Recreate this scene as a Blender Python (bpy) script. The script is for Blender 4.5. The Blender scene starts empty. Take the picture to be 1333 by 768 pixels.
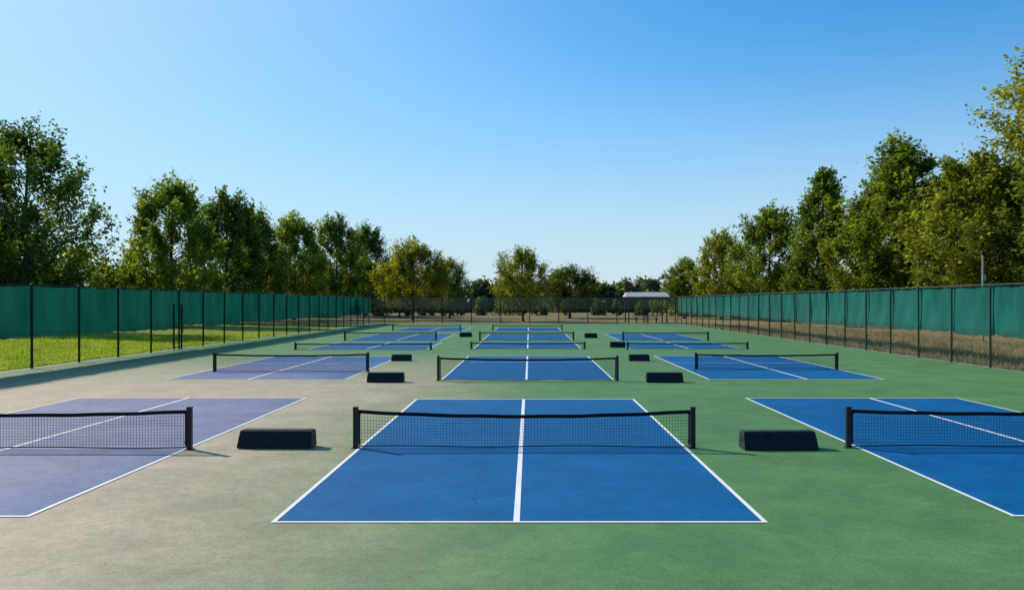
import bpy, math, random
import numpy as np
from mathutils import Vector
random.seed(7)
scene = bpy.context.scene
COL = scene.collection
vs = scene.view_settings
vs.view_transform = 'Standard'; vs.look = 'None'; vs.exposure = 0; vs.gamma = 1

# ------------------------------------------------------------------ helpers
def link(o, parent=None):
    COL.objects.link(o)
    if parent: o.parent = parent
    return o
def empty(name, loc=(0,0,0)):
    e = bpy.data.objects.new(name, None); e.empty_display_size = 0.3; e.location = loc
    return link(e)
def obj(name, mesh, parent=None, loc=(0,0,0), mats=None):
    o = bpy.data.objects.new(name, mesh); o.location = loc
    for m in (mats or []): mesh.materials.append(m)
    return link(o, parent)

class MB:
    def __init__(s): s.v=[]; s.f=[]; s.m=[]
    def add(s, vs_, fs, mi=0):
        b=len(s.v); s.v+= [tuple(p) for p in vs_]; s.f += [tuple(b+i for i in f) for f in fs]; s.m += [mi]*len(fs)
    def box(s, x0,x1,y0,y1,z0,z1, mi=0):
        s.add([(x0,y0,z0),(x1,y0,z0),(x1,y1,z0),(x0,y1,z0),(x0,y0,z1),(x1,y0,z1),(x1,y1,z1),(x0,y1,z1)],
              [(0,3,2,1),(4,5,6,7),(0,1,5,4),(1,2,6,5),(2,3,7,6),(3,0,4,7)], mi)
    def tube(s, pts, rad, n=7, mi=0, cap=True):
        pts=[Vector(p) for p in pts]; rings=[]
        for i,p in enumerate(pts):
            d=(pts[min(i+1,len(pts)-1)]-pts[max(i-1,0)])
            if d.length<1e-6: d=Vector((0,0,1))
            d.normalize()
            a=d.cross(Vector((0,0,1)) if abs(d.z)<0.9 else Vector((1,0,0))).normalized(); b=d.cross(a)
            r=rad[i] if hasattr(rad,'__len__') else rad
            rings.append([p+a*r*math.cos(2*math.pi*k/n)+b*r*math.sin(2*math.pi*k/n) for k in range(n)])
        V=[q for R in rings for q in R]; F=[]
        for i in range(len(pts)-1):
            for k in range(n):
                F.append((i*n+k, i*n+(k+1)%n, (i+1)*n+(k+1)%n, (i+1)*n+k))
        if cap:
            F.append(tuple(range(n))); F.append(tuple((len(pts)-1)*n+k for k in reversed(range(n))))
        s.add(V,F,mi)
    def mesh(s, name, smooth=False):
        me=bpy.data.meshes.new(name); me.from_pydata(s.v,[],s.f)
        me.polygons.foreach_set('material_index', s.m)
        if smooth: me.polygons.foreach_set('use_smooth',[True]*len(s.f))
        me.update(); return me

class N:
    """tiny node helper"""
    def __init__(s, name):
        s.mat=bpy.data.materials.new(name); s.mat.use_nodes=True
        s.t=s.mat.node_tree; s.t.nodes.clear()
        s.out=s.t.nodes.new('ShaderNodeOutputMaterial')
    def n(s, typ, ins=None, **kw):
        nd=s.t.nodes.new(typ)
        for k,v in kw.items(): setattr(nd,k,v)
        for k,v in (ins or {}).items():
            if isinstance(v, bpy.types.NodeSocket): s.t.links.new(v, nd.inputs[k])
            else: nd.inputs[k].default_value=v
        return nd
    def math(s, op, a, b=0.0, c=0.0, clamp=False):
        return s.n('ShaderNodeMath',{0:a,1:b,2:c},operation=op,use_clamp=clamp).outputs[0]
    def noise(s, vec, scale, detail=4, rough=0.55, dist=0):
        return s.n('ShaderNodeTexNoise',{'Vector':vec,'Scale':scale,'Detail':detail,'Roughness':rough,'Distortion':dist}).outputs['Fac']
    def mix(s, f, a, b, bt='MIX'):
        nd=s.t.nodes.new('ShaderNodeMix'); nd.data_type='RGBA'; nd.blend_type=bt
        for k,v in ((0,f),(6,a),(7,b)):
            if isinstance(v, bpy.types.NodeSocket): s.t.links.new(v, nd.inputs[k])
            elif k==0: nd.inputs[0].default_value=v
            else: nd.inputs[k].default_value=(*v,1) if len(v)==3 else v
        return nd.outputs[2]
    def rng(s, v, a,b,c=0.0,d=1.0, smooth=True):
        nd=s.n('ShaderNodeMapRange',{0:v,1:a,2:b,3:c,4:d}); 
        nd.interpolation_type='SMOOTHSTEP' if smooth else 'LINEAR'
        return nd.outputs[0]
    def fin(s, sh): s.t.links.new(sh, s.out.inputs[0]); return s.mat

def simple(name, col, rough=0.5, nscale=8, var=0.3, bump=0.0, metallic=0.0, spec=0.5):
    s=N(name); p=s.n('ShaderNodeTexCoord').outputs['Object']
    f=s.noise(p,nscale,3)
    c=s.mix(s.rng(f,0.3,0.7),tuple(x*(1-var) for x in col),tuple(min(1,x*(1+var)) for x in col))
    ins={'Base Color':c,'Roughness':s.rng(f,0.2,0.8,rough*0.85,min(1,rough*1.15)),'Metallic':metallic,'Specular IOR Level':spec}
    b=s.n('ShaderNodeBsdfPrincipled',ins)
    if bump:
        bn=s.n('ShaderNodeBump',{'Height':f,'Strength':bump,'Distance':0.01}); s.t.links.new(bn.outputs[0],b.inputs['Normal'])
    return s.fin(b.outputs[0])

# ------------------------------------------------------------------ court surfaces
def court_mat(name, col, glare_col, light, rough, glare_amt=1.0, spec=0.2, fxa=1.5, fxb=-7.5, scuff=(0.36,0.38,0.35)):
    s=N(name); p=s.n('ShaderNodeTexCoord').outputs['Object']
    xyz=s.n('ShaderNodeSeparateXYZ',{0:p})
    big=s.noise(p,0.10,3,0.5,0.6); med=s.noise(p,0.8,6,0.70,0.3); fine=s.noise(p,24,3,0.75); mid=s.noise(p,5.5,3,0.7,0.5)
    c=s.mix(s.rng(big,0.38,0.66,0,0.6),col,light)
    # veiling sun glare over the near left side, painted into the surface colour
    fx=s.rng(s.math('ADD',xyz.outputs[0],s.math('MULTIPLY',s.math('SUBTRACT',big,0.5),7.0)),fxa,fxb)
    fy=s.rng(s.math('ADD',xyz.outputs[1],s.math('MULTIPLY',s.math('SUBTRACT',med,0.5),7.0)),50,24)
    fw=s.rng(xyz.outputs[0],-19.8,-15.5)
    glare_mask=s.math('MULTIPLY',s.math('MULTIPLY',fx,fy),s.math('MULTIPLY',s.math('ADD',s.math('MULTIPLY',fw,0.6),0.4),glare_amt),clamp=True)
    glare_mask=s.math('MULTIPLY',glare_mask,s.rng(mid,0.2,0.7,0.86,1.0))
    c=s.mix(glare_mask,c,glare_col)
    # weathering: multi-scale value variation
    k=s.math('MULTIPLY',s.math('MULTIPLY',s.rng(med,0.30,0.72,0.84,1.12),s.rng(fine,0.28,0.72,0.82,1.16)),s.rng(mid,0.3,0.7,0.93,1.06))
    kk=s.n('ShaderNodeCombineColor',{0:k,1:k,2:k}).outputs[0]
    c=s.mix(1.0,c,kk,'MULTIPLY')
    # scuffs: thin light scratches
    for ang,sc,lo in ((0.5,1.0,0.67),(-1.1,1.9,0.67)):
        mp=s.n('ShaderNodeMapping',{'Vector':p}); mp.inputs['Rotation'].default_value=(0,0,ang); mp.inputs['Scale'].default_value=(0.5*sc,16*sc,1)
        sf=s.noise(mp.outputs[0],1.3,2,0.6,0.3)
        c=s.mix(s.math('MULTIPLY',s.rng(sf,lo,lo+0.05,0,0.34),s.rng(med,0.47,0.58)),c,scuff)
    # scattered specks: ball marks, grit, leaf bits
    vo=s.n('ShaderNodeTexVoronoi',{'Vector':p,'Scale':1.6}); 
    c=s.mix(s.math('MULTIPLY',s.rng(vo.outputs['Distance'],0.022,0.045,1,0),0.6),c,(0.05,0.05,0.035))
    # sparse darker water stains
    st=s.noise(p,1.7,4,0.65,1.2)
    c=s.mix(s.rng(st,0.60,0.74,0,0.26),c,tuple(x*0.45+0.004 for x in col))
    # hairline cracks
    wv=s.n('ShaderNodeVectorMath',{0:p,1:s.n('ShaderNodeVectorMath',{0:s.n('ShaderNodeTexNoise',{'Vector':p,'Scale':0.9,'Detail':3}).outputs['Color'],1:(0.9,0.9,0.0)},operation='MULTIPLY').outputs[0]},operation='ADD')
    cr=s.n('ShaderNodeTexVoronoi',{'Vector':wv.outputs[0],'Scale':0.16},feature='DISTANCE_TO_EDGE').outputs['Distance']
    ck=s.math('MULTIPLY',s.rng(cr,0.0009,0.0024,1,0),s.rng(big,0.48,0.56,0,0.35))
    c=s.mix(ck,c,tuple(x*0.3 for x in col))
    bn=s.n('ShaderNodeBump',{'Height':fine,'Strength':0.5,'Distance':0.005})
    b=s.n('ShaderNodeBsdfPrincipled',{'Base Color':c,'Roughness':s.rng(med,0.3,0.7,rough-0.07,rough+0.1),'Specular IOR Level':spec,'Normal':bn.outputs[0]})
    return s.fin(b.outputs[0])
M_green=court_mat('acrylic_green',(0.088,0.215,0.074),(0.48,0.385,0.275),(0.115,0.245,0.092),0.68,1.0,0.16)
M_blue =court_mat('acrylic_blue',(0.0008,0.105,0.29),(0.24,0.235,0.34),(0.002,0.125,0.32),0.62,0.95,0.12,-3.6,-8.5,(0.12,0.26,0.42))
def line_mat():
    s=N('white_line_paint'); p=s.n('ShaderNodeTexCoord').outputs['Object']
    a=s.noise(p,14,4,0.7); b_=s.noise(p,1.2,3)
    c=s.mix(s.rng(a,0.54,0.70,0,0.6),(0.84,0.84,0.82),(0.45,0.50,0.55)); c=s.mix(s.rng(b_,0.4,0.7,0,0.2),c,(0.6,0.62,0.62))
    return s.fin(s.n('ShaderNodeBsdfPrincipled',{'Base Color':c,'Roughness':0.6}).outputs[0])
M_line=line_mat()

def grass_ground():
    s=N('field_grass'); p=s.n('ShaderNodeTexCoord').outputs['Object']
    xyz=s.n('ShaderNodeSeparateXYZ',{0:p})
    a=s.noise(p,0.06,4,0.6,0.5); b=s.noise(p,1.1,5,0.7); f=s.noise(p,14,3,0.75)
    dry=s.rng(s.math('ADD',xyz.outputs[0],s.math('MULTIPLY',s.math('SUBTRACT',a,0.5),30)),-24,-6)
    far=s.rng(s.math('ADD',xyz.outputs[1],s.math('MULTIPLY',s.math('SUBTRACT',a,0.5),40)),100,125)
    dr=s.math('MAXIMUM',dry,far)
    lush=s.mix(s.rng(b,0.3,0.7),(0.22,0.30,0.025),(0.36,0.40,0.045))
    dryc=s.mix(s.rng(b,0.3,0.7),(0.22,0.16,0.075),(0.42,0.32,0.17)); dryc=s.mix(s.rng(a,0.5,0.75,0,0.6),dryc,(0.13,0.15,0.04))
    c=s.mix(dr,lush,dryc); c=s.mix(s.rng(f,0.3,0.65,0.45,0),c,(0.05,0.07,0.015))
    bn=s.n('ShaderNodeBump',{'Height':f,'Strength':0.8,'Distance':0.08})
    return s.fin(s.n('ShaderNodeBsdfPrincipled',{'Base Color':c,'Roughness':0.95,'Specular IOR Level':0.1,'Normal':bn.outputs[0]}).outputs[0])
M_grass=grass_ground()

def sheet(name,x0,x1,y0,y1,z,mat,parent=None):
    m=MB(); m.add([(x0,y0,z),(x1,y0,z),(x1,y1,z),(x0,y1,z)],[(0,1,2,3)]); return obj(name,m.mesh(name),parent,mats=[mat])
XL,XR,YB=-20.8,19.5,112.0
sheet('grass_ground',-2500,2500,-300,4000,-0.04,M_grass)
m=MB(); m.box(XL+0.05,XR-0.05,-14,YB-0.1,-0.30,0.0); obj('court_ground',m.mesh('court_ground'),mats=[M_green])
M_conc=simple('concrete_edging',(0.30,0.28,0.24),0.85,3,0.3,0.4)
m=MB(); m.box(XL-0.35,XL+0.045,-14,YB+0.3,-0.3,-0.012); m.box(XR-0.045,XR+0.3,-14,YB+0.3,-0.3,-0.012); m.box(XL+0.05,XR-0.05,YB-0.095,YB+0.3,-0.3,-0.013)
obj('concrete_kerb',m.mesh('concrete_kerb'),mats=[M_conc])

# ------------------------------------------------------------------ courts
def court(x0,x1,y0,y1,xc,nvz=None,lw=0.06,cw=0.08):
    e=empty('pickleball_court')
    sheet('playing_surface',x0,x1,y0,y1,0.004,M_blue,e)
    m=MB(); z=0.009
    def q(a,b,c,d): m.add([(a,c,z),(b,c,z),(b,d,z),(a,d,z)],[(0,1,2,3)])
    q(x0,x1,y0-lw,y0); q(x0,x1,y1,y1+lw)                       # baselines
    q(x0-lw,x0,y0-lw,y1+lw); q(x1,x1+lw,y0-lw,y1+lw)           # sidelines
    if nvz:
        prev=y0
        for yy in nvz:
            q(x0,x1,yy-lw/2,yy+lw/2); q(xc-cw/2,xc+cw/2,prev,yy-lw/2); prev=yy+lw/2
        q(xc-cw/2,xc+cw/2,prev,y1)
    else: q(xc-cw/2,xc+cw/2,y0,y1)
    obj('painted_lines',m.mesh('painted_lines'),e,mats=[M_line])
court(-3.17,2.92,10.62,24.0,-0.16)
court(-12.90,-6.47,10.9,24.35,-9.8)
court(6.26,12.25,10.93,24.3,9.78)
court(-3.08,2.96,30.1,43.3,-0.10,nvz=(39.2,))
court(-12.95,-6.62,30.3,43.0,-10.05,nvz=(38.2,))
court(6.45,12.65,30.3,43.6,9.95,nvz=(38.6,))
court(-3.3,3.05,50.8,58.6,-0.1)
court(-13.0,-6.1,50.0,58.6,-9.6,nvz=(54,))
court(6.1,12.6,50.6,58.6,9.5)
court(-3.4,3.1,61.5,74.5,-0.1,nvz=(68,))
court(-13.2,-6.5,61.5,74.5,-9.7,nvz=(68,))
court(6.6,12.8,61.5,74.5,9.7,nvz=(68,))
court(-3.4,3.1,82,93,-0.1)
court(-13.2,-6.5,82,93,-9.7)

# ------------------------------------------------------------------ nets
M_black=simple('black_powder_coat',(0.010,0.010,0.011),0.42,30,0.3,spec=0.35)
M_tape=simple('black_net_tape',(0.009,0.009,0.010),0.8,40,0.4,0.3,spec=0.2)
M_cord=simple('net_cord',(0.018,0.020,0.024),0.8,60,0.4,spec=0.2)
def net(x0,x1,y,h=0.74,sag=0.09,cell=0.055,cord=0.0045,post=0.045):
    e=empty('pickleball_net',(0,y,0))
    p=MB()
    for xx in (x0,x1):
        p.box(xx-post,xx+post,-post,post,0.012,h); p.box(xx-post*1.12,xx+post*1.12,-post*1.12,post*1.12,h,h+0.018)
        p.box(xx-post*1.7,xx+post*1.7,-post*2.0,post*2.0,0.0,0.012)
        sx = 1 if xx==x0 else -1
        p.tube([(xx+sx*post,0,h-0.10),(xx+sx*(post+0.05),0,h-0.10)],0.018,8)   # winch / hook
        p.tube([(xx+sx*post,0,0.14),(xx+sx*(post+0.05),0,0.14)],0.012,8)
    po=obj('posts',p.mesh('posts'),e,mats=[M_black])
    bv=po.modifiers.new('b','BEVEL'); bv.width=0.006; bv.segments=2
    L=x1-x0-2*post; xa=x0+post+0.01; xb=x1-post-0.01
    zt=lambda x: (h-0.04)-sag*(1-((2*(x-xa)/(xb-xa)-1)**2))+0.004*math.sin(x*5.3)
    zb=0.045
    nseg=40; t=MB(); tw=0.035; th=0.065
    xs=np.linspace(xa,xb,nseg+1)
    for a,b in zip(xs[:-1],xs[1:]):
        za,zb_=zt(a),zt(b)
        V=[(a,-tw/2,za-th),(b,-tw/2,zb_-th),(b,tw/2,zb_-th),(a,tw/2,za-th),(a,-tw/2,za),(b,-tw/2,zb_),(b,tw/2,zb_),(a,tw/2,za)]
        t.add(V,[(0,3,2,1),(4,5,6,7),(0,1,5,4),(2,3,7,6)])
        s1=zb+0.012*math.sin(a*1.9)-0.01; s2=zb+0.012*math.sin(b*1.9)-0.01
        V=[(a,-0.006,s1-0.01),(b,-0.006,s2-0.01),(b,0.006,s2-0.01),(a,0.006,s1-0.01),(a,-0.006,s1+0.01),(b,-0.006,s2+0.01),(b,0.006,s2+0.01),(a,0.006,s1+0.01)]
        t.add(V,[(0,3,2,1),(4,5,6,7),(0,1,5,4),(2,3,7,6)])
    t.box(xa,xa+0.03,-0.008,0.008,zb+0.014,zt(xa)-th-0.002); t.box(xb-0.03,xb,-0.008,0.008,zb+0.014,zt(xb)-th-0.002)
    obj('top_tape',t.mesh('top_tape'),e,mats=[M_tape])
    c=MB(); n=int((xb-xa)/cell)
    for i in range(1,n):
        x=xa+(xb-xa)*i/n; w=cord/2; jit=0.008*math.sin(x*2.3)
        c.box(x-w,x+w,jit-w,jit+w,zb-0.01,zt(x)-th+0.004)
    rows=int((h-0.16)/cell)
    for r in range(1,rows):
        f=r/rows
        for a,b in zip(xs[:-1],xs[1:]):
            z1=zb+(zt(a)-th-zb)*f; z2=zb+(zt(b)-th-zb)*f; w=cord/2
            ja=0.008*math.sin(a*2.3); jb=0.008*math.sin(b*2.3)
            c.add([(a,ja-w,z1-w),(b,jb-w,z2-w),(b,jb+w,z2-w),(a,ja+w,z1-w),(a,ja-w,z1+w),(b,jb-w,z2+w),(b,jb+w,z2+w),(a,ja+w,z1+w)],
                  [(0,3,2,1),(4,5,6,7),(0,1,5,4),(2,3,7,6)])
    obj('netting',c.mesh('netting'),e,mats=[M_cord])
net(-3.28,3.09,16.0,0.76,0.09)
net(-12.9,-6.36,15.85,0.78,0.07)
net(6.05,12.5,16.05,0.76,0.05)
net(-3.2,3.1,30.25-0.45,0.86,0.06,0.06)
net(-12.5,-6.4,33.6,0.76,0.05,0.06)
net(6.85,12.65,34.8,0.68,0.04,0.06)
net(-3.45,3.3,50.2,0.42,0.03,0.07)
net(-13.6,-5.7,49.2,0.42,0.03,0.07)
net(5.8,12.9,50.0,0.42,0.03,0.07)
for a,b in ((-3.57,3.2),(-13.3,-6.7),(6.75,12.9)):
    net(a,b,61.0,0.66,0.04,0.08,0.006)
net(-3.57,3.2,82.4,0.6,0.04,0.1,0.008); net(-13.3,-6.7,82.4,0.6,0.04,0.1,0.008)

# ------------------------------------------------------------------ wedge shaped black divider boxes
M_box=simple('black_rubber',(0.010,0.009,0.010),0.55,12,0.5,0.5,spec=0.35)
M_boxtop=simple('black_rubber_worn',(0.04,0.034,0.034),0.6,9,0.5,0.4)
def wedge(x0,x1,y,h=0.33,dp=0.42,rot=0.0):
    e=empty('court_divider_box',((x0+x1)/2,y,0)); w=(x1-x0)/2; e.rotation_euler=(0,0,rot)
    prof=[(-dp/2,0.012),(-dp/2,0.05),(-dp/2+0.13,h-0.012),(-dp/2+0.15,h),(dp/2-0.03,h),(dp/2,h-0.03),(dp/2,0.012)]
    m=MB(); n=len(prof); V=[];
    for sx in (-w,-w+0.05,w-0.05,w):
        for (a,b) in prof: V.append((sx*(1-0.03*(b/h)),a,b))
    F=[]
    for i in range(3):
        for k in range(n): F.append((i*n+k,(i+1)*n+k,(i+1)*n+(k+1)%n,i*n+(k+1)%n))
    F.append(tuple(range(n))); F.append(tuple(3*n+k for k in reversed(range(n))))
    m.add(V,F); me=m.mesh('housing'); o=obj('housing',me,e,mats=[M_box])
    b=o.modifiers.new('b','BEVEL'); b.width=0.012; b.segments=2; b.limit_method='ANGLE'
    t=MB(); t.box(-w+0.07,w-0.07,-dp/2+0.165,dp/2-0.045,h+0.002,h+0.008); obj('top_mat',t.mesh('top_mat'),e,mats=[M_boxtop])
    f=MB()
    for fx in (-w+0.12,w-0.12):
        for fy in (-dp/2+0.07,dp/2-0.07): f.tube([(fx,fy,0.0),(fx,fy,0.016)],0.03,10)
    obj('rubber_feet',f.mesh('rubber_feet'),e,mats=[M_black])
    g=MB()   # end handles
    for sx in (-1,1):
        g.tube([(sx*(w-0.01),-0.05,h*0.55),(sx*(w+0.018),-0.05,h*0.55),(sx*(w+0.018),0.1,h*0.55),(sx*(w-0.01),0.1,h*0.55)],0.009,6)
    obj('end_handles',g.mesh('end_handles'),e,mats=[M_black])
wedge(-5.50,-4.09,16.1,rot=-0.02); wedge(3.99,5.39,15.95,rot=0.03)
wedge(-5.60,-4.33,29.3,rot=0.02); wedge(4.04,5.31,29.3,rot=-0.03)
wedge(-6.5,-5.56,40,0.30); wedge(4.7,5.67,40,0.30)
wedge(4.95,5.9,52,0.34); wedge(4.3,5.3,66,0.36); wedge(-5.6,-4.6,68,0.36)

# ------------------------------------------------------------------ fences
def chain_mat():
    s=N('chain_link_wire'); p=s.n('ShaderNodeTexCoord').outputs['Object']; x=s.n('ShaderNodeSeparateXYZ',{0:p})
    al=s.math('ADD',x.outputs[0],x.outputs[1]); z=x.outputs[2]
    def w(v):
        fr=s.math('FRACT',s.math('MULTIPLY',v,1/0.075)); return s.math('LESS_THAN',fr,0.10)
    wire=s.math('MAXIMUM',w(s.math('ADD',s.math('ADD',al,z),500)),w(s.math('ADD',s.math('SUBTRACT',al,z),500)))
    b=s.n('ShaderNodeBsdfPrincipled',{'Base Color':(0.03,0.045,0.04,1),'Roughness':0.5})
    t=s.n('ShaderNodeBsdfTransparent'); mx=s.n('ShaderNodeMixShader',{0:wire,1:t.outputs[0],2:b.outputs[0]})
    return s.fin(mx.outputs[0])
M_chain=chain_mat()
def screen_mat(name,col,thru,alpha=0.0,fold=(0.04,0.11,0.085)):
    s=N(name); p=s.n('ShaderNodeTexCoord').outputs['Object']
    mp=s.n('ShaderNodeMapping',{'Vector':p}); mp.inputs['Scale'].default_value=(1,1,0.35)
    a=s.noise(mp.outputs[0],0.9,4,0.6,0.4); g=s.noise(p,0.13,2)
    c=s.mix(s.rng(a,0.3,0.7),tuple(v*0.75 for v in col),tuple(v*1.3 for v in col))
    c=s.mix(s.rng(g,0.4,0.65,0,0.35),c,fold)
    d=s.n('ShaderNodeBsdfPrincipled',{'Base Color':c,'Roughness':0.8,'Specular IOR Level':0.12})
    t=s.n('ShaderNodeBsdfTranslucent',{'Color':s.mix(1.0,c,(1.3,1.3,1.3),'MULTIPLY')})
    m1=s.n('ShaderNodeMixShader',{0:thru,1:d.outputs[0],2:t.outputs[0]})
    if alpha<=0: return s.fin(m1.outputs[0])
    tr=s.n('ShaderNodeBsdfTransparent')
    return s.fin(s.n('ShaderNodeMixShader',{0:alpha,1:m1.outputs[0],2:tr.outputs[0]}).outputs[0])
M_scr_l=screen_mat('green_windscreen_mesh',(0.003,0.070,0.052),0.38,fold=(0.012,0.085,0.062))
M_scr_r=screen_mat('teal_windscreen_mesh',(0.006,0.110,0.095),0.15,fold=(0.02,0.12,0.10))
M_scr_b=screen_mat('faded_windscreen_mesh',(0.10,0.13,0.115),0.2,0.72)
M_post=simple('dark_green_post',(0.006,0.010,0.010),0.5,20,0.3,spec=0.3)
M_postg=simple('galvanised_green_post',(0.02,0.048,0.044),0.5,20,0.3,spec=0.3)
def fence(p0,p1,H,step,mpost,mscr,zb,prad=0.05,side=1,start=0.0,zt=None):
    """p0->p1 straight run"""
    zt = zt or H-0.03
    e=empty('chain_link_fence'); a=Vector((*p0,0)); b=Vector((*p1,0)); d=(b-a); L=d.length; d.normalize(); nrm=Vector((-d.y,d.x,0))*side
    ps=[];s_=start
    while s_<=L+0.01: ps.append(s_); s_+=step
    P=MB(); rnd=random.Random(int(abs(p0[0]*10)))
    for k in ps:
        q=a+d*k; j=Vector((rnd.uniform(-0.02,0.02),rnd.uniform(-0.03,0.03),0)); P.tube([q+Vector((0,0,-0.2)),q+j+Vector((0,0,H+0.03))],prad,8)
        P.tube([q+j+Vector((0,0,H+0.03)),q+j+Vector((0,0,H+0.07))],[prad*1.15,prad*0.5],8)
    obj('posts',P.mesh('posts',False),e,mats=[mpost])
    R=MB()
    R.tube([a+Vector((0,0,H)),b+Vector((0,0,H))],0.028,6); R.tube([a+Vector((0,0,0.07)),b+Vector((0,0,0.07))],0.012,5)
    obj('rails',R.mesh('rails'),e,mats=[mpost])
    o=-nrm*(prad+0.012)
    C=MB(); C.add([a+o+Vector((0,0,0.03)),b+o+Vector((0,0,0.03)),b+o+Vector((0,0,zb+0.2)),a+o+Vector((0,0,zb+0.2))],[(0,1,2,3)])
    obj('wire_mesh',C.mesh('wire_mesh'),e,mats=[M_chain])
    # fabric windscreen laced to the wire: waves, puckers, scalloped hem
    nz=8; S=MB(); nx=int(L/0.28); V=[];F=[]
    pan=[rnd.uniform(-0.10,0.10) for _ in range(int(L/step)+3)]
    for i in range(nx+1):
        k=L*i/nx; u=((k-start)%step)/step; pi_=int((k-start)//step)+1
        sc=math.sin(math.pi*u)
        hem=zb+pan[pi_]-0.07*sc+0.025*math.sin(k*5.1); top=zt-0.05*sc-0.012*math.sin(k*9)
        for j in range(nz+1):
            v=j/nz; z=hem+(top-hem)*v
            off2=prad+0.05+0.08*sc*math.sin(math.pi*v)+0.03*math.sin(k*3.7+v*4+pi_)+0.018*math.sin(k*11+pi_*2)
            q=a+d*k-nrm*off2; V.append((q.x,q.y,z))
    for i in range(nx):
        for j in range(nz):
            b0=i*(nz+1)+j; F.append((b0,b0+nz+1,b0+nz+2,b0+1))
    S.add(V,F); obj('windscreen',S.mesh('windscreen',True),e,mats=[mscr])
    return e
fence((XL,2),(XL,YB),3.48,3.72,M_post,M_scr_l,1.32,0.055,side=-1,start=33.4-3.72*8)
fence((XR,2),(XR,YB),3.5,3.3,M_postg,M_scr_r,1.42,0.05,side=1,start=33.8-3.3*10)
fence((XL+0.1,YB),(XR-0.1,YB),3.5,3.85,M_post,M_scr_b,1.9,0.06,side=-1,start=1.5)
# gate on the left fence
g=empty('fence_gate'); G=MB()
for yy in (49.2,50.3): G.tube([(XL+0.14,yy,0.0),(XL+0.14,yy,2.65)],0.055,8)
for zz in (0.15,1.35,2.58): G.tube([(XL+0.14,49.2,zz),(XL+0.14,50.3,zz)],0.03,6)
obj('frame',G.mesh('frame'),g,mats=[M_post])
G=MB(); G.box(XL+0.2,XL+0.26,50.1,50.25,1.0,1.25); obj('latch',G.mesh('latch'),g,mats=[M_black])

# ------------------------------------------------------------------ trees
def leaf_mat():
    s=N('leaf_foliage')
    oi=s.n('ShaderNodeObjectInfo'); at=s.n('ShaderNodeAttribute',attribute_name='tone')
    c=s.mix(at.outputs['Fac'],(0.36,0.44,0.42),(1.70,1.52,1.0))
    c=s.mix(1.0,oi.outputs['Color'],c,'MULTIPLY')
    d=s.n('ShaderNodeBsdfDiffuse',{'Color':c})
    tc=s.mix(1.0,c,(2.0,1.9,0.75),'MULTIPLY')
    t=s.n('ShaderNodeBsdfTranslucent',{'Color':tc})
    return s.fin(s.n('ShaderNodeMixShader',{0:0.42,1:d.outputs[0],2:t.outputs[0]}).outputs[0])
M_leaf=leaf_mat()
M_bark=simple('bark',(0.07,0.052,0.038),0.9,6,0.5,0.8)

def leaves(rng,cent,size,tone,upb=0.5):
    n=len(cent); nr=rng.normal(size=(n,3)); nr[:,2]=np.abs(nr[:,2])+upb; nr/=np.linalg.norm(nr,axis=1)[:,None]
    t=rng.normal(size=(n,3)); t-= (t*nr).sum(1)[:,None]*nr; t/=np.linalg.norm(t,axis=1)[:,None]; b=np.cross(nr,t)
    s=size[:,None]; q=np.stack([cent-t*s*0.62, cent+b*s*0.38+nr*s*0.05, cent+t*s*0.62, cent-b*s*0.38+nr*s*0.05],1)
    return q.reshape(-1,3), np.repeat(tone,4)
def build(name,mb,q,tone):
    nv0=len(mb.v); nf0=len(mb.f)
    me=bpy.data.meshes.new(name)
    nq=len(q)//4
    V=np.concatenate([np.array(mb.v,dtype=np.float32).reshape(-1,3),q.astype(np.float32)])
    loops=[i for f in mb.f for i in f]; ls=[len(f) for f in mb.f]
    L=np.concatenate([np.array(loops,dtype=np.int32),nv0+np.arange(nq*4,dtype=np.int32)])
    sizes=np.concatenate([np.array(ls,dtype=np.int32),np.full(nq,4,dtype=np.int32)])
    starts=np.concatenate([[0],np.cumsum(sizes)[:-1]]).astype(np.int32)
    me.vertices.add(len(V)); me.vertices.foreach_set('co',V.ravel())
    me.loops.add(len(L)); me.loops.foreach_set('vertex_index',L)
    me.polygons.add(len(sizes)); me.polygons.foreach_set('loop_start',starts)
    me.update(calc_edges=True)
    mi=np.concatenate([np.zeros(nf0,dtype=np.int32),np.ones(nq,dtype=np.int32)]); me.polygons.foreach_set('material_index',mi)
    me.polygons.foreach_set('use_smooth',np.concatenate([np.ones(nf0,bool),np.zeros(nq,bool)]))
    at=me.attributes.new('tone','FLOAT','POINT'); at.data.foreach_set('value',np.concatenate([np.full(nv0,0.5),tone]).astype(np.float32))
    me.materials.append(M_bark); me.materials.append(M_leaf); me.validate(); me.update()
    return me
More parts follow.
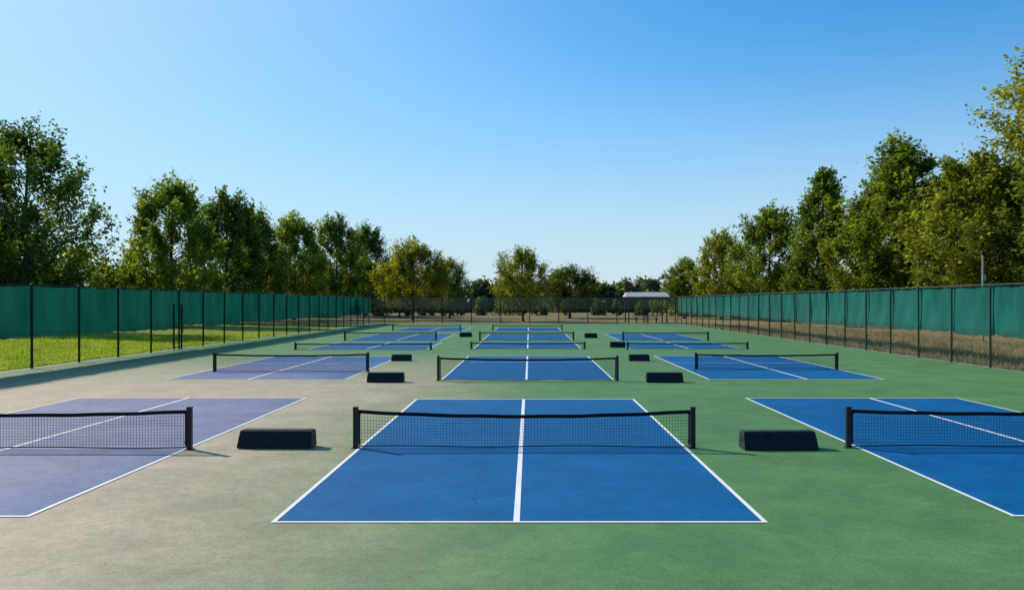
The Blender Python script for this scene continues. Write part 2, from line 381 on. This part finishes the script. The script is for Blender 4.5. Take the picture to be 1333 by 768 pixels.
def tree_mesh(name,seed,H=18,R=5.5,base=0.16,ncl=150,lpc=130,ls=0.24,shape='oval',spread=1.0,irr=0.3):
    rng=np.random.default_rng(seed); mb=MB()
    tw=rng.normal(size=2)*0.02*H
    def tp(t): return np.array([tw[0]*math.sin(t*3),tw[1]*math.sin(t*2.5+0.6)-tw[1]*0.56,t*H])
    ts=np.linspace(0,0.90,12); r0=0.017*H
    mb.tube([tp(t) for t in ts],[r0*(1.35 if i==0 else 1)*(1-t)**0.9+0.02 for i,t in enumerate(ts)],9)
    ph=rng.uniform(0,6.28,6)
    C=[];S=[];T=[]
    for i in range(ncl):
        u=(i+0.5)/ncl; t=base+(0.95-base)*(u**0.9)
        uu=(t-base)/(0.95-base)
        if shape=='oval': pr=math.sin(math.pi*min(1,(0.20+0.78*uu)))**0.6*(1.0 if uu<0.5 else 1-0.22*(uu-0.5)*2)
        elif shape=='round': pr=math.sqrt(max(0.02,1-(2*uu*0.95-0.85)**2))
        elif shape=='column': pr=min(1,0.65+uu*1.2)*(1-uu**2.6)+0.10
        else: pr=(0.55+0.75*uu) * (1-uu**3)+0.12
        a=i*2.39996+rng.normal()*0.35
        lob=1+irr*(math.sin(2*a+ph[0]+uu*4)+0.7*math.sin(3*a+ph[1]-uu*7)+0.6*math.sin(uu*13+ph[2]+a))*0.6
        rad=R*pr*lob*(0.35+0.65*math.sqrt(rng.uniform()))
        tip=tp(min(t,0.95)); tipz=t*H+rng.normal()*0.025*H
        tip=np.array([tip[0]+rad*math.cos(a),tip[1]+rad*math.sin(a),tipz])
        az=max(base*0.55,min(0.86,(tipz-rad*rng.uniform(0.55,1.0))/H)); A=tp(az)
        mid=A*0.5+tip*0.5+np.array([0,0,-0.06*rad]); dr=tip-A; ln=np.linalg.norm(dr)+1e-6; dr/=ln
        if i%2==0:
            lr=min(r0*0.42*(1-az)+0.02,0.02+0.014*ln)
            mb.tube([A,mid,tip],[lr,lr*0.55,0.012],5,cap=False)
        n=int(lpc*rng.uniform(0.5,1.4)); sg=R*0.120*spread*rng.uniform(0.7,1.3)
        ntw=7
        td=rng.normal(size=(ntw,3))*0.7+dr*0.8+np.array([0,0,0.75]); td/=np.linalg.norm(td,axis=1)[:,None]
        tl=sg*rng.uniform(1.6,3.4,ntw)
        k=rng.integers(0,ntw,n); s_=rng.uniform(-0.45,1,n)
        c=tip+td[k]*(tl[k]*s_)[:,None]+rng.normal(size=(n,3))*sg*0.46*(1.05-0.75*np.clip(s_,0,1))[:,None]
        C.append(c); S.append(ls*rng.uniform(0.55,1.3,n)); ct=rng.uniform(0.1,0.8)
        T.append(np.clip(ct+rng.normal(size=n)*0.14+0.15*(s_>0.5),0,1))
    q,t=leaves(rng,np.concatenate(C),np.concatenate(S),np.concatenate(T))
    return build(name,mb,q,t)
TM={
 'A1':tree_mesh('maple_a',11,18,5.6,0.10,180,180,0.32,'oval',1.0,0.34),
 'A2':tree_mesh('maple_b',12,18,5.6,0.08,190,180,0.32,'oval',1.0,0.42),
 'A3':tree_mesh('maple_c',19,18,5.6,0.08,175,185,0.32,'oval',1.1,0.36),
 'R1':tree_mesh('round_a',23,12,5.0,0.20,150,180,0.26,'round',1.0,0.25),
 'R2':tree_mesh('round_b',24,12,5.0,0.18,150,180,0.26,'round',1.05,0.32),
 'C1':tree_mesh('poplar_a',31,20,4.4,0.05,200,190,0.32,'column',1.15,0.34),
 'C2':tree_mesh('poplar_b',32,20,4.6,0.05,200,190,0.32,'column',1.15,0.42),
 'S1':tree_mesh('open_a',41,18,6.6,0.08,165,175,0.30,'open',0.9,0.42),
 'N1':tree_mesh('near_tree',53,14,6.2,0.72,120,360,0.17,'round',0.85,0.35),
}
BASEH={'A':18,'R':12,'C':20,'S':18,'N':14}; BASER={'A':5.6,'R':5.0,'C':4.5,'S':6.6,'N':6.2}
G1=(0.128,0.180,0.044,1); G2=(0.100,0.152,0.044,1); G3=(0.165,0.195,0.046,1); G4=(0.200,0.220,0.040,1); G5=(0.078,0.122,0.040,1)
def tree(kind,x,y,h,r,rot,col,name='deciduous_tree',k=1.0):
    o=bpy.data.objects.new(name,TM[kind]); link(o); o.location=(x,y,-0.08)
    o.scale=(r/BASER[kind[0]],r/BASER[kind[0]],h/BASEH[kind[0]]*0.96); o.rotation_euler=(0,0,rot); o.color=tuple(min(1,c*k) for c in col[:3])+(1,); return o
KL=1.15; KR=1.05
# left row
tree('S1',-46.5,79,19.6,6.6,0.4,G5,k=KL)
tree('A3',-53,82,13.0,5.5,2.1,G2,k=KL)
tree('A1',-42.2,100,17.4,5.7,1.0,G1,k=KL)
tree('A2',-41.0,115,18.2,5.4,2.6,G5,k=KL*0.95)
tree('A3',-41.5,128,17.0,4.8,0.3,G2,k=KL)
tree('A1',-38.6,139,17.4,5.2,4.0,G1,k=KL)
tree('A2',-37.2,163,19.8,5.2,5.0,G2,k=KL)
tree('A3',-35.6,185,20.0,5.0,1.9,G5,k=KL*0.9)
tree('A1',-33.5,172,12,4.0,3.9,G1,k=KL)
# beyond the far fence
tree('R1',-18.6,135,12.6,5.3,0.2,G4)
tree('R2',-14.3,152,10.4,3.4,1.2,G2)
tree('R2',-0.9,125,10.6,4.0,3.4,G3,k=1.1)
tree('R1',7.3,152,9.2,5.6,2.0,G5)
tree('R2',-24.5,160,10.0,4.0,2.0,G2)
# right row
tree('A2',27.5,150,10.8,4.0,0.5,G1,k=KR)
tree('A1',31.8,140,14.8,4.5,2.4,G3,k=KR)
tree('A3',36.2,127,17.4,5.4,0.9,G1,k=KR)
tree('C1',39.2,113,21.0,4.4,1.3,G2,k=KR)
tree('A2',42.5,104,17.0,4.8,3.3,G3,k=0.9)
tree('C2',40.6,93,21.2,5.8,0.6,G1,k=KR)
tree('A1',45,88,17.2,5.6,5.2,G5,k=KR)
tree('A3',40.6,76,16.6,5.7,4.4,G3,k=KR)
tree('A1',44,69,15.4,5.4,2.9,G2,k=KR)
tree('C2',49,80,17.5,6.0,3.1,G5,k=KR)
tree('N1',27.2,37,13.9,6.8,2.2,G4)

# masses of vegetation
def mass(name,path,hmin,hmax,wid,step,ls,lpc,seed,col):
    rng=np.random.default_rng(seed); C=[];S=[];T=[]; mb=MB()
    for (a,b) in zip(path[:-1],path[1:]):
        a=np.array(a,float); b=np.array(b,float); L=np.linalg.norm(b-a); n=max(1,int(L/step))
        for i in range(n):
            p=a+(b-a)*(i+rng.uniform())/n+rng.normal(size=2)*wid*0.4
            h=rng.uniform(hmin,hmax)*(0.9 if rng.uniform()<0.8 else 1.15); r=h*rng.uniform(0.34,0.55)
            mb.tube([(p[0],p[1],-0.1),(p[0]+0.2,p[1],h*0.6)],[0.16,0.06],5,cap=False)
            nc=int(22+r*6)
            for j in range(nc):
                f=rng.uniform()**0.9; aa=rng.uniform(0,6.283)
                rr=r*math.sqrt(max(0.05,1-f*f*0.95))*rng.uniform(0.45,1.0)
                cc=np.array([p[0]+rr*math.cos(aa),p[1]+rr*math.sin(aa),h*(0.03+0.92*f)])
                m=int(lpc*rng.uniform(0.6,1.3)); C.append(cc+rng.normal(size=(m,3))*r*0.17)
                S.append(ls*rng.uniform(0.6,1.4,m)); T.append(np.clip(rng.uniform(0.05,0.75)+rng.normal(size=m)*0.15,0,1))
    C=np.concatenate(C); C[:,2]=np.maximum(C[:,2],0.05)
    q,t=leaves(rng,C,np.concatenate(S),np.concatenate(T)); o=obj(name,build(name,mb,q,t)); o.color=col; return o
mass('distant_tree_line',[(-170,215),(-60,235),(0,250),(60,230),(180,200)],7.5,11.0,8,2.8,0.9,30,5,(0.12,0.155,0.12,1))
mass('shrub_thicket',[(-62,70),(-55,110),(-50,150),(-44,205)],6.0,11,5,4.4,0.52,36,6,(0.16,0.20,0.05,1))
mass('shrub_thicket',[(56,60),(50,90),(44,120),(37,150),(33,175)],4.0,8.5,4,3.8,0.48,36,8,(0.11,0.145,0.045,1))
mass('shrub_thicket',[(-34,178),(-10,185),(10,186),(32,180)],2.5,4.5,3,3.4,0.42,26,9,(0.11,0.14,0.06,1))

# grass blades
def grass(name,x0,x1,y0,y1,n,hh,cola,colb,seed):
    rng=np.random.default_rng(seed); x=rng.uniform(x0,x1,n); y=rng.uniform(y0,y1,n)
    cl=np.sin(x*1.7+np.sin(y*0.9)*2)+np.sin(y*1.3+x*0.4)
    h=hh*rng.uniform(0.4,1.2,n)*(1+0.3*cl); w=0.018+0.02*rng.uniform(size=n); a=rng.uniform(0,math.pi,n)
    dx=np.cos(a)*w; dy=np.sin(a)*w; lx=rng.normal(size=n)*h*0.35; ly=rng.normal(size=n)*h*0.35; z=np.full(n,-0.045)
    q=np.stack([np.stack([x-dx,y-dy,z],1),np.stack([x+dx,y+dy,z],1),np.stack([x+dx*0.2+lx,y+dy*0.2+ly,z+h],1),np.stack([x-dx*0.2+lx,y-dy*0.2+ly,z+h],1)],1).reshape(-1,3)
    me=bpy.data.meshes.new(name); me.vertices.add(4*n); me.vertices.foreach_set('co',q.astype(np.float32).ravel())
    me.loops.add(4*n); me.loops.foreach_set('vertex_index',np.arange(4*n,dtype=np.int32)); me.polygons.add(n); me.polygons.foreach_set('loop_start',np.arange(0,4*n,4,dtype=np.int32)); me.update(calc_edges=True)
    s=N(name+'_blades'); p=s.n('ShaderNodeTexCoord').outputs['Object']; f=s.noise(p,0.7,4,0.7)
    c=s.mix(s.rng(f,0.35,0.65),cola,colb); d=s.n('ShaderNodeBsdfDiffuse',{'Color':c}); t=s.n('ShaderNodeBsdfTranslucent',{'Color':c})
    mm=s.fin(s.n('ShaderNodeMixShader',{0:0.5,1:d.outputs[0],2:t.outputs[0]}).outputs[0])
    return obj(name,me,mats=[mm])
grass('lawn_grass',-38,XL-0.4,30,72,60000,0.13,(0.28,0.42,0.03),(0.54,0.58,0.05),3)
grass('dry_grass',XR+0.35,32,30,100,50000,0.26,(0.20,0.18,0.07),(0.48,0.38,0.20),4)

# ------------------------------------------------------------------ pavilion beyond the far fence
pv=empty('picnic_shelter',(0,0,0))
M_roof=simple('metal_roof',(0.42,0.42,0.42),0.5,3,0.15); M_wood=simple('dark_timber',(0.03,0.025,0.02),0.8,6,0.4)
m=MB(); x0,x1,y0,y1=13.2,19.2,115.5,120
m.add([(x0,y0,3.55),(x1,y0,3.55),(x1,y1,3.55),(x0,y1,3.55),(x0+0.15,(y0+y1)/2,4.2),(x1-0.15,(y0+y1)/2,4.2)],[(0,1,5,4),(1,2,5),(2,3,4,5),(3,0,4),(3,2,1,0)])
obj('roof',m.mesh('roof'),pv,mats=[M_roof])
m=MB(); m.box(x0+0.1,x1-0.1,y0+0.1,y0+0.25,3.12,3.54); m.box(x0+0.1,x1-0.1,y1-0.25,y1-0.1,3.12,3.54)
for xx in (x0+0.4,(x0+x1)/2,x1-0.4):
    for yy in (y0+0.17,y1-0.17): m.box(xx-0.08,xx+0.08,yy-0.07,yy+0.07,-0.04,3.11)
obj('timber_frame',m.mesh('timber_frame'),pv,mats=[M_wood])
m=MB(); m.box(x0+1.2,x1-1.2,117.2,118.2,0.72,0.78); m.box(x0+1.2,x1-1.2,116.6,116.9,0.42,0.46); m.box(x0+1.2,x1-1.2,118.5,118.8,0.42,0.46)
for xx in (x0+1.6,x1-1.6): m.box(xx,xx+0.1,116.7,118.7,0.34,0.41); m.box(xx,xx+0.1,117.4,118.0,-0.04,0.71)
obj('picnic_table',m.mesh('picnic_table'),pv,mats=[M_wood])

# utility pole behind right fence
up=empty('utility_pole',(30,56,0)); m=MB(); M_galv=simple('galvanised_steel',(0.25,0.26,0.27),0.5,10,0.2,metallic=0.4)
m.tube([(0,0,-0.1),(0,0,5.75)],[0.09,0.07],10); obj('shaft',m.mesh('shaft'),up,mats=[M_galv])
m=MB(); m.tube([(0,0,5.75),(0,0,5.85)],[0.1,0.03],10); m.box(-0.12,0.12,-0.2,-0.09,4.2,4.6); obj('cap_and_box',m.mesh('cap'),up,mats=[M_galv])

# ------------------------------------------------------------------ light
EL=math.radians(33); hx,hy=0.80,-0.60
d=Vector((hx*math.cos(EL),hy*math.cos(EL),-math.sin(EL)))
sl=bpy.data.lights.new('sun','SUN'); sl.energy=5.0; sl.angle=math.radians(0.5); sl.color=(1.0,0.91,0.76)
so=bpy.data.objects.new('sun',sl); link(so); so.rotation_euler=d.to_track_quat('-Z','Y').to_euler(); so.location=(-40,30,40)
w=bpy.data.worlds.new('World'); scene.world=w; w.use_nodes=True; nt=w.node_tree; nt.nodes.clear()
sk=nt.nodes.new('ShaderNodeTexSky'); sk.sky_type='NISHITA'; sk.sun_disc=False; sk.sun_elevation=EL
sk.sun_rotation=math.radians(-53.13); sk.air_density=1.0; sk.dust_density=0.6; sk.ozone_density=1.5; sk.altitude=100
STR=0.15
bg=nt.nodes.new('ShaderNodeBackground'); bg.inputs[1].default_value=STR; wo=nt.nodes.new('ShaderNodeOutputWorld')
def wn(t,**k):
    n=nt.nodes.new(t)
    for a,b in k.items(): setattr(n,a,b)
    return n
def wm(op,a,b=0.0,clamp=False):
    n=wn('ShaderNodeMath',operation=op,use_clamp=clamp)
    for i,v in enumerate((a,b)):
        if isinstance(v,bpy.types.NodeSocket): nt.links.new(v,n.inputs[i])
        else: n.inputs[i].default_value=v
    return n.outputs[0]
def wmix(bt,f,a,b):
    n=wn('ShaderNodeMix'); n.data_type='RGBA'; n.blend_type=bt
    for i,v in ((0,f),(6,a),(7,b)):
        if isinstance(v,bpy.types.NodeSocket): nt.links.new(v,n.inputs[i])
        else: n.inputs[i].default_value=v
    return n.outputs[2]
tc=wn('ShaderNodeTexCoord').outputs['Generated']
sx=wn('ShaderNodeSeparateXYZ'); nt.links.new(tc,sx.inputs[0])
z=wm('MAXIMUM',sx.outputs[2],0.0001)
dp=wn('ShaderNodeVectorMath',operation='DOT_PRODUCT'); nt.links.new(tc,dp.inputs[0]); dp.inputs[1].default_value=(-d.x,-d.y,-d.z)
# aerosol haze toward the horizon
hz=wm('MULTIPLY',wm('EXPONENT',wm('MULTIPLY',wm('POWER',wm('DIVIDE',z,0.195),1.75),-1.0)),0.95)
gl=wm('MULTIPLY',wm('POWER',wm('MAXIMUM',dp.outputs['Value'],0.0),4.2),1.0)  # forward scattering round the sun
f=wm('SUBTRACT',1.0,wm('MULTIPLY',wm('SUBTRACT',1.0,hz,True),wm('SUBTRACT',1.0,gl,True)),True)
base=wmix('MULTIPLY',1.0,sk.outputs[0],(0.0,0.68,1.12,1))
fin=wmix('MIX',f,base,(0.66/STR,0.78/STR,0.86/STR,1))
nt.links.new(fin,bg.inputs[0]); nt.links.new(bg.outputs[0],wo.inputs[0])

# ------------------------------------------------------------------ camera
cam=bpy.data.cameras.new('camera'); co=bpy.data.objects.new('camera',cam); link(co)
co.location=(0,0,2.745); co.rotation_euler=(math.radians(90),0,0)
cam.sensor_width=36; cam.lens=36*1102/1333; cam.shift_x=-22.5/1333; cam.shift_y=10/1333; cam.clip_end=6000; cam.clip_start=0.1
scene.camera=co
